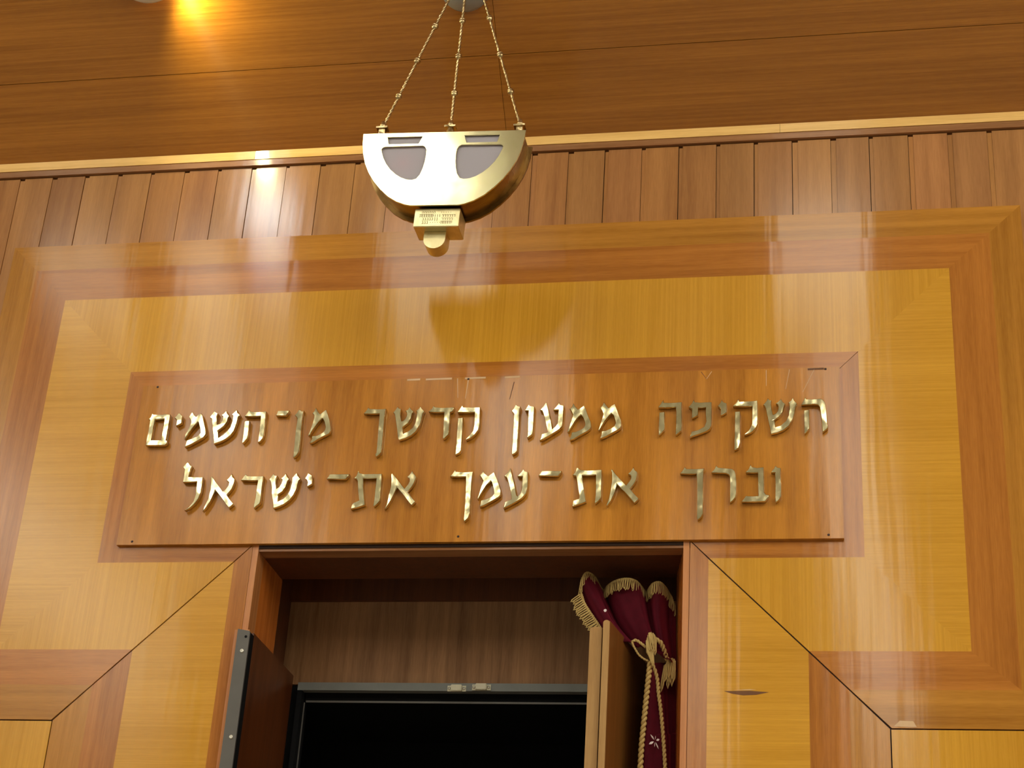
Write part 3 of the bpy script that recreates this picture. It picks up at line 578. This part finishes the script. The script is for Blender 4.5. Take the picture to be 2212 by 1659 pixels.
# right doors: two leaves folded together, seen end-on
def leaf(name, label, xa, xb, y0, y1, z1, dx, edge_r):
    t = thing(name, label, 'door')
    bm = bmesh.new()
    sh = lambda y: dx*(y-y0)/(y1-y0)
    sec = [(xa, y0+.002), (xb, y0+.002), (xb+dx, y1), (xa+dx, y1)]
    zs = (1.0, z1)
    v = [bm.verts.new((x, y, z)) for z in zs for x, y in sec]
    for f in ((3,2,1,0),(4,5,6,7),(1,2,6,5),(2,3,7,6),(3,0,4,7),(0,1,5,4)): bm.faces.new([v[k] for k in f])
    obj('door_leaf', bm, M['door_face'], t)
    bm = bmesh.new()
    n = 8; prof = [(xa, 1.0), (xb, 1.0)]
    w2 = (xb-xa)/2; cxm = (xa+xb)/2
    prof += [(cxm + w2*math.cos(math.pi*k/n), z1 - edge_r + edge_r*math.sin(math.pi*k/n)) for k in range(n+1)]
    prism(bm, prof, y0-.006, y0+.0018)
    obj('edge_strip', bm, M['door_edge'], t, 'pale raw wood edge')
    return t
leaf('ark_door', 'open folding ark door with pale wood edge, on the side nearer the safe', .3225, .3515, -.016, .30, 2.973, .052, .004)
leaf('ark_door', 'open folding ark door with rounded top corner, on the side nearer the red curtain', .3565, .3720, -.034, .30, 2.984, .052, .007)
# ------------------------------------------------------------------ name plaque with brass letters
pl = thing('inscription_plaque', 'wooden plaque with two lines of raised brass Hebrew letters above the ark', 'sign', (0, 0, 3.198))
def at_plaque(o): o.location = (0, 0, 0); o.matrix_parent_inverse = Matrix.Translation((0, 0, -3.198)); return o
bm = bmesh.new()
prism(bm, [(-.922,3.198),(.924,3.198),(.924,3.659),(-.922,3.657)], -.012, .0004)
yb = -.0124
def scr(a, b_, w0, mi):
    (x0, z0), (x1, z1) = a, b_
    flat(bm, [(x0-w0, z0), (x0+w0, z0), (x1+w0*.6, z1), (x1-w0*.6, z1)], yb, mi)
scr((-.055, 3.655), (-.050, 3.598), .0011, 1); scr((-.026, 3.650), (-.030, 3.595), .0012, 1)
scr((.096, 3.640), (.087, 3.590), .0012, 2); scr((.742, 3.655), (.742, 3.610), .0008, 1)
scr((.800, 3.655), (.790, 3.600), .0008, 1); scr((.862, 3.655), (.832, 3.590), .0008, 1)
scr((.578, 3.655), (.592, 3.634), .0010, 2); scr((.605, 3.655), (.592, 3.634), .0010, 1)
for x0, x1 in ((-.19,-.155),(-.14,-.07),(-.035,.02),(.07,.11),(.845,.885)): flat(bm, [(x0,3.6515),(x1,3.652),(x1,3.6575),(x0,3.6565)], yb, 1 if x0 < .8 else 2)
at_plaque(obj('board', bm, [M['board'], M['pale_chip'], M['dark_chip']], pl))
for x, z in ((-.88,3.207),(-.02,3.212),(.888,3.207),(-.881,3.653),(-.026,3.652),(.889,3.6535)):
    bm = bmesh.new(); lathe(bm, [(0, .0012), (.0026, .0008), (.0032, 0)], (x, -.0121, z), (0, -1, 0), 12)
    at_plaque(obj('nail', bm, M['nail'], pl, 'dark nail head'))
for nm, cx, czz, polys in LETTERS:
    me = from_curve([[(x*1e-4, z*1e-4) for x, z in q] for q in polys], .0072, .0012, 'letter')
    o = obj_me('letter', me, M['brass_letter'], pl)
    at_plaque(o)
    o.location = (cx, -.0199, czz)
    o.rotation_euler = (math.radians(rnd.uniform(-1.3, 1.3)), 0, math.radians(rnd.uniform(-1.6, 1.6)))
# ------------------------------------------------------------------ hanging eternal lamp
TILT = math.radians(1.9)
OX, OZ = -.0375, 4.132
lamp = thing('hanging_lamp', 'polished brass half-round hanging lamp on three beaded rods in front of the panel', 'lamp', (OX, -.40, OZ))
def on_lamp(o, tilt=True):
    o.matrix_parent_inverse = Matrix.Identity(4)
    o.location = (0, .40, 0)
    if tilt: o.rotation_euler = (0, TILT, 0)
    return o
half = [(.2105,0),(.2085,-.03),(.2035,-.06),(.1945,-.09),(.1815,-.118),(.165,-.144),(.145,-.168),(.122,-.190),(.098,-.2055),(.075,-.2145),(.06,-.2175)]
def outline(s=1.0, sv=None, top=0.0):
    sv = sv or s
    r = [(u*s, v*sv if v < 0 else top) for u, v in half]
    return r + [(-u, v) for u, v in r[::-1]]
wr = [(.050,-.0405),(.0445,-.044),(.0400,-.052),(.0390,-.066),(.0400,-.088),(.0430,-.108),(.0480,-.126),(.0560,-.1385),(.0660,-.1415),(.0800,-.140),(.0950,-.134),(.1100,-.124),(.1250,-.110),(.1380,-.093),(.1480,-.074),(.1545,-.056),(.1560,-.048),(.1530,-.0435),(.1480,-.0415)]
ws = [(.0540,-.0125),(.1450,-.0125),(.1390,-.0335),(.0620,-.0335)]
flipu = lambda q: [(-u, v) for u, v in q][::-1]
me = from_curve([outline(), wr, ws, flipu(wr), flipu(ws)], .0025, .0007, 'front_plate')
o = on_lamp(obj_me('front_plate', me, M['brass_plate'], lamp)); o.location = (0, -.0375, 0)
for q in (wr, ws, flipu(wr), flipu(ws)):
    cxx = sum(p[0] for p in q)/len(q); cyy = sum(p[1] for p in q)/len(q)
    q2 = [(cxx+(u-cxx)*1.06, cyy+(v-cyy)*1.08) for u, v in q]
    bm = bmesh.new(); prism(bm, q2, -.4335, -.4312)
    on_lamp(obj('window_pane', bm, M['frosted'], lamp, 'frosted lilac grey glass pane'))
# drum wall, open inside
bm = bmesh.new()
ou, inn = outline(.965, None, -.004), outline(.945, None, -.008)
for ring_y in ((-.4345, -.366),):
    a0 = [bm.verts.new((u, ring_y[0], v)) for u, v in ou]; a1 = [bm.verts.new((u, ring_y[1], v)) for u, v in ou]
    b0 = [bm.verts.new((u, ring_y[0], v)) for u, v in inn]; b1 = [bm.verts.new((u, ring_y[1], v)) for u, v in inn]
    n = len(ou)
    for k in range(n):
        k2 = (k+1) % n
        bm.faces.new((a0[k], a0[k2], a1[k2], a1[k])); bm.faces.new((b0[k], b1[k], b1[k2], b0[k2]))
        bm.faces.new((a0[k], b0[k], b0[k2], a0[k2])); bm.faces.new((a1[k], a1[k2], b1[k2], b1[k]))
on_lamp(autosmooth(obj('drum', bm, M['brass_side'], lamp)))
bm = bmesh.new(); prism(bm, outline(1.015), -.3655, -.3595)
on_lamp(autosmooth(obj('back_plate', bm, M['brass_side'], lamp)))
bm = bmesh.new(); lathe(bm, [(0,.0),(.008,.002),(.013,.010),(.013,.022),(.008,.032),(0,.035)], (-.098, -.400, -.105), (0,0,1), 16)
on_lamp(obj('bulb', bm, M['bulb_red'], lamp, 'small red glowing bulb', smooth=True))
# inscribed block and knob
bm = bmesh.new(); box(bm, -.0505, .0630, -.4270, -.3600, -.2700, -.2180); bmesh.ops.bevel(bm, geom=bm.edges[:], offset=.0012, segments=2, affect='EDGES')
blk = on_lamp(obj('inscribed_block', bm, M['brass_box'], lamp))
bm = bmesh.new()
rows = [(-.2300, .0066, [(-.030, 6), (.017, 5)]), (-.2392, .0072, [(-.035, 6), (-.004, 4), (.022, 6)]), (-.2490, .0068, [(-.028, 5), (.002, 2), (.022, 5)]), (-.2590, .0068, [(-.028, 3), (-.008, 5), (.020, 5)])]
gl = {nm: polys for nm, _, _, polys in LETTERS}
keys = ['he','vav','resh','bet','nun_sofit','lamed','yod','tav','mem','dalet','alef','shin']
kk = 0
for zrow, hgt, groups in rows:
    for gx, cnt in groups:
        for j in range(cnt):
            polys = gl[keys[(kk*5+j*7) % len(keys)]]; kk += 1
            for q in polys:
                vs = [bm.verts.new((gx + j*.0058 + x*1e-4*hgt/.085, -.4272, zrow + z*1e-4*hgt/.085)) for x, z in q]
                try: bm.faces.new(vs)
                except ValueError: pass
ob = obj('engraved_text', bm, M['engrave'], blk, 'worn engraved lines of tiny letters')
bm = bmesh.new()
kn = [(.0275, -.2705), (.0275, -.290)] + [(.0275*math.cos(a), -.291 - .0265*math.sin(a)) for a in [math.pi*k/16 for k in range(1, 16)]] + [(-.0275, -.290), (-.0275, -.2705)]
prism(bm, kn, -.402, -.360)
on_lamp(autosmooth(obj('knob', bm, M['brass_box'], lamp)))
# rods with beads
for k, (A, B, beads) in enumerate(RODS):
    A, B = Vector(A), Vector(B); off = Vector((OX, -.40, OZ))
    d = (B-A).normalized()
    bm = bmesh.new()
    n = 90; pts = [A.lerp(B, i/n) - off for i in range(n+1)]
    a, b_ = frame_at(d)
    for s in range(2):      # twisted pair
        tube(bm, [p + (a*math.cos(i*1.25+s*math.pi) + b_*math.sin(i*1.25+s*math.pi))*.0016 for i, p in enumerate(pts)], .0026, 6)
    rod = obj('rod', bm, M['brass_rod'], lamp, smooth=True)
    for P in beads:
        bm = bmesh.new(); r = .0088
        lathe(bm, [(.0035,-.0105),(.0055,-.009),(.0078,-.0058),(r,-.0012),(r*.86,0),(r,.0012),(.0078,.0058),(.0055,.009),(.0035,.0105)], Vector(P)-off, d, 16)
        obj('bead', bm, M['brass_rod'], rod, smooth=True)
    bm = bmesh.new(); F = A - off
    lathe(bm, [(.004,.016),(.0065,.010),(.0085,.004),(.0085,0),(.006,-.004)], F, (0,0,1), 16)
    obj('foot', bm, M['brass_rod'], rod, smooth=True)
    bm = bmesh.new()
    if k == 1:
        lathe(bm, [(.008,-.003),(.009,-.012),(.013,-.032),(.018,-.056),(.018,-.064)], F, (0,0,1), 20)
    zb = (.0 - (F.z)) if False else None
    top_z = (-math.sin(TILT)*F.x)
    box(bm, F.x-.0145, F.x+.0145, F.y-.012, F.y+.010, F.z-.009, F.z-.004)
    if k != 1: box(bm, F.x-.008, F.x+.008, F.y-.008, F.y+.008, top_z-.006, F.z-.0088)
    else: box(bm, F.x-.012, F.x+.012, F.y-.006, F.y+.008, top_z-.006, F.z-.06)
    obj('bracket', bm, M['brass_rod'], rod)
nrm = Vector((0, -K, -1)).normalized()
cc = Vector((-.0467, -.3273, 4.6872))
bm = bmesh.new(); lathe(bm, [(0,.034),(.030,.033),(.060,.024),(.068,.014),(.070,0)], cc - Vector((OX,-.40,OZ)), nrm, 36)
obj('canopy', bm, M['grey_metal'], lamp, 'grey ceiling canopy of the rods', smooth=True)
# ------------------------------------------------------------------ ceiling spotlight, top left
sc = Vector((-.9335, -.4191, 4.7601))
sp = thing('ceiling_lamp', 'round enamel lamp on the sloping ceiling throwing a yellow pool of light to its right', 'ceiling lamp', sc)
xv = Vector((1, 0, 0)); dv = Vector((0, 1, -K)).normalized()      # across and down the slope
bm = bmesh.new(); lathe(bm, [(0,.030),(.016,.030),(.018,.0)], (0,0,0), nrm, 24)
obj('stem', bm, M['grey_metal'], sp, smooth=True)
bm = bmesh.new(); lathe(bm, [(0,.052),(.060,.050),(.088,.044),(.097,.036),(.099,.031),(.096,.029),(.086,.036),(.060,.043),(0,.0445)], (0,0,0), nrm, 56)
obj('dish', bm, M['white_metal'], sp, 'white enamel dish', smooth=True)
bm = bmesh.new()
pts = []
for k in range(25):
    a = math.radians(100 + 230*k/24); pts.append((math.cos(a), math.sin(a)))
ring = [[bm.verts.new(xv*(c*r) + dv*(s_*r) + nrm*h) for r, h in ((.070,.0005),(.070,.036),(.067,.036),(.067,.0005))] for c, s_ in pts]
for i in range(24):
    for k in range(4): bm.faces.new((ring[i][k], ring[i][(k+1)%4], ring[i+1][(k+1)%4], ring[i+1][k]))
bm.faces.new(ring[0]); bm.faces.new(ring[-1][::-1])
obj('added_baffle', bm, M['grey_metal'], sp, smooth=False)  # added screen under the dish, keeps the lamp's light off the left
bm = bmesh.new(); lathe(bm, [(0,.010),(.010,.007),(.013,0),(.010,-.007),(0,-.010)], xv*.045 + dv*.012 + nrm*.024, nrm, 16)
obj('bulb', bm, glow('warm bulb', (1,.86,.50,1), 40.0), sp, smooth=True)
ld_ = bpy.data.lights.new('lamp_beam', 'SPOT'); ld_.energy = SPOT; ld_.color = (1, .90, .42); ld_.spot_size = math.radians(160); ld_.spot_blend = .8; ld_.shadow_soft_size = .02
lo = bpy.data.objects.new('lamp_beam', ld_); C.objects.link(lo); lo.parent = sp
lo.location = xv*.070 + dv*.040 + nrm*.046
lo.rotation_euler = (xv*.72 + dv*.60 + nrm*.02).to_track_quat('-Z', 'Y').to_euler()
# ------------------------------------------------------------------ curtain
cur = thing('ark_curtain', 'wine red velvet ark curtain with gold fringe, bunched at the right of the opening', 'curtain', (.48, .12, 1.0))
def on_cur(o): o.matrix_parent_inverse = Matrix.Translation((-.48, -.12, -1.0)); return o
def sheet(rows, nu, nv, name, thick=.002, folds=0, amp=0):
    """rows of control points -> smooth cloth sheet"""
    cr = [resample(r, .002) for r in rows]
    def samp(pts, t):
        f = t*(len(pts)-1); i = min(int(f), len(pts)-2); return pts[i].lerp(pts[i+1], f-i)
    bm = bmesh.new(); g = []
    nr = len(rows)
    for j in range(nv+1):
        t = j/nv*(nr-1); i = min(int(t), nr-2); f = t-i
        row = []
        for k in range(nu+1):
            u = k/nu
            P = [samp(cr[max(0, min(nr-1, i+q))], u) for q in (-1, 0, 1, 2)]
            p = 0.5*((2*P[1])+(P[2]-P[0])*f+(2*P[0]-5*P[1]+4*P[2]-P[3])*f*f+(3*P[1]-P[0]-3*P[2]+P[3])*f**3)
            if folds: p = p + Vector((0, amp*(.25+.75*math.sin(math.pi*min(1, j/nv*1.05)))*math.sin(u*folds*2*math.pi + 1.1*math.sin(u*9)), 0))
            row.append(bm.verts.new(p))
        g.append(row)
    for j in range(nv):
        for k in range(nu): bm.faces.new((g[j][k], g[j][k+1], g[j+1][k+1], g[j+1][k]))
    o = on_cur(obj(name, bm, M['velvet'], cur, smooth=True))
    s = o.modifiers.new('thickness', 'SOLIDIFY'); s.thickness = thick; s.offset = 1
    return o
sheet([CUR_TOP, CUR_MID, CUR_BOT], 220, 48, 'valance', folds=7, amp=.009)
low = [(x, y+.004, 1.05) for x, y, z in DRAPE[-1]]
midd = [(x, y+.002, 2.0) for x, y, z in DRAPE[-1]]
sheet(DRAPE + [midd, low], 90, 90, 'drape', folds=4, amp=.004)
# lower layer of the swag
sheet([[Vector(p)+Vector((0,-.006,.010)) for p in CUR_BOT[8:]], [Vector((.428+.010*i, .082+.01*math.sin(i*1.3), 2.962-.0045*i)) for i in range(9)]], 40, 12, 'swag')
bm = bmesh.new()
tp = resample(CUR_TOP[1:], .0062)
rope(bm, [Vector(p)+Vector((0,-.004,.002)) for p in CUR_TOP[2:]], .0014, .0018, .010)
for i, p in enumerate(tp):
    loop(bm, p + Vector((0,-.006,.001)), (rnd.uniform(-.003,.004), -.003, -rnd.uniform(.024,.033)), (.0046, 0, 0), .0013)
on_cur(obj('fringe', bm, M['gold_cord'], cur, 'gold bullion fringe along the top folds', smooth=True))
bm = bmesh.new()
fs_ = resample(FRINGE_SIDE, .0058)
for i, p in enumerate(fs_):
    loop(bm, p + Vector((.003,-.004,0)), (-.026+rnd.uniform(-.003,.003), -.002, -.019+rnd.uniform(-.003,.003)), (.0030, 0, -.0046), .0015)
rope(bm, [Vector(p)+Vector((0,-.004,0)) for p in FRINGE_SIDE], .0016, .0020, .011)
on_cur(obj('fringe', bm, M['gold_cord'], cur, 'gold looped fringe down the left edge', smooth=True))
for path, R, r, pit in ((BRAIDA, .0034, .0040, .026), (BRAIDB, .0022, .0030, .022), (BRAIDC, .0012, .0018, .014), (BRAIDD, .0018, .0024, .016), (BRAIDE, .0030, .0034, .022)):
    bm = bmesh.new(); q = [Vector(p) for p in path]
    if path in (BRAIDA, BRAIDB): q += [Vector((q[-1].x, q[-1].y, q[-1].z - .04*k)) for k in range(1, 38)]
    rope(bm, q, R, r, pit)
    on_cur(obj('braid', bm, M['gold_cord'], cur, smooth=True))
for path, cnt, dd, spread in ((TAS1, 13, Vector((.005, -.002, -.045)), .010), (TAS2, 12, Vector((-.004, -.002, -.062)), .012)):
    bm = bmesh.new(); q = resample(path, .0022)
    for i in range(cnt):
        p = q[int(i/(cnt-1)*(len(q)-1))]
        L_ = rnd.uniform(.6, 1.15)
        loop(bm, p + Vector((0, rnd.uniform(-.004, .002), 0)), dd*L_ + Vector((rnd.uniform(-.006,.006), rnd.uniform(-.004,.0), 0)), (.0052, 0, .001), .0016)
    if path is TAS1:
        for i in range(7): loop(bm, q[len(q)//3] + Vector((.002*i-.002, -.004, -.012-.005*i)), Vector((.003, -.001, -.036)), (.005, 0, 0), .0016)
    on_cur(obj('tassel', bm, M['gold_cord'], cur, 'gold tassel of looped cords', smooth=True))
fx, fy, fz = FLOWER
bm = bmesh.new()
def petal(dx, dz, w):
    d = Vector((dx, 0, dz)); n_ = Vector((-dz, 0, dx)).normalized()
    o_ = Vector((fx, fy-.002, fz)) + d.normalized()*.003
    pts = [o_, o_+d*.3+n_*w*.8, o_+d*.6+n_*w, o_+d, o_+d*.6-n_*w, o_+d*.3-n_*w*.8]
    c_ = bm.verts.new(o_+d*.5+Vector((0,-.002,0))); vs = [bm.verts.new(p) for p in pts]
    for k in range(6): bm.faces.new((vs[k], vs[(k+1)%6], c_))
petal(-.0095, .0135, .0018); petal(-.0115, -.0065, .0030); petal(.0080, .0030, .0028); petal(.0080, -.0170, .0014); petal(-.0005, -.012, .0008); petal(.001, .010, .0008)
on_cur(obj('embroidered_flower', bm, M['white_thread'], cur, 'small white embroidered flower'))
bm = bmesh.new(); lathe(bm, [(0,.002),(.0035,.0014),(.0045,0)], SEQUIN, (-.2,-1,.2), 12)
on_cur(obj('sequin', bm, M['white_thread'], cur, 'single bright sequin'))
# ------------------------------------------------------------------ lights of the hall and the added side fittings
for cx, cy, tw, tl, br in LIGHTS:
    t = thing('ceiling_light', 'oblong lit fitting on the flat white hall ceiling', 'light', (cx, cy, ROOM_H), 'oblong lights on the hall ceiling')
    bm = bmesh.new(); box(bm, -tw/2-.02, tw/2+.02, -tl/2-.02, tl/2+.02, -.03, 0)
    obj('housing', bm, M['white_metal'], t)
    bm = bmesh.new(); box(bm, -tw/2, tw/2, -tl/2, tl/2, -.075, -.0305)
    obj('diffuser', bm, M['troffer_b' if br else 'troffer'], t)
t = thing('floodlight', 'cool white round floodlight on the hall ceiling near the slope', 'light', (FX, FY, ROOM_H))
bm = bmesh.new(); lathe(bm, [(0,0),(.05,-.0),(.05,-.03),(FR+.015,-.05),(FR+.02,-.085),(FR+.004,-.09),(FR+.002,-.085),(0,-.08)], (0,0,0), (0,0,1), 32)
obj('housing', bm, M['grey_metal'], t, smooth=True)
bm = bmesh.new(); lathe(bm, [(0,-.093),(FR,-.0915),(FR,-.086)], (0,0,0), (0,0,1), 32)
obj('lens', bm, M['flood'], t, smooth=True)
# ------------------------------------------------------------------ world, camera, view
wd = bpy.data.worlds.new('hall'); bpy.context.scene.world = wd; wd.use_nodes = True
wd.node_tree.nodes['Background'].inputs[0].default_value = (1, .9, .75, 1)
wd.node_tree.nodes['Background'].inputs[1].default_value = .02
cam = bpy.data.cameras.new('camera'); cam.sensor_width = 36; cam.sensor_fit = 'HORIZONTAL'; cam.lens = LENS
co = bpy.data.objects.new('camera', cam); C.objects.link(co)
m4 = Matrix(CAM_ROT).to_4x4(); m4.translation = Vector(CAM_LOC); co.matrix_world = m4
S = bpy.context.scene; S.camera = co
S.view_settings.view_transform = 'Standard'; S.view_settings.look = 'None'; S.view_settings.gamma = 1
S.view_settings.use_curve_mapping = False; S.view_settings.exposure = EXPO
S.cycles.max_bounces = 10; S.cycles.diffuse_bounces = 6; S.cycles.sample_clamp_indirect = 6
S.cycles.use_denoising = True
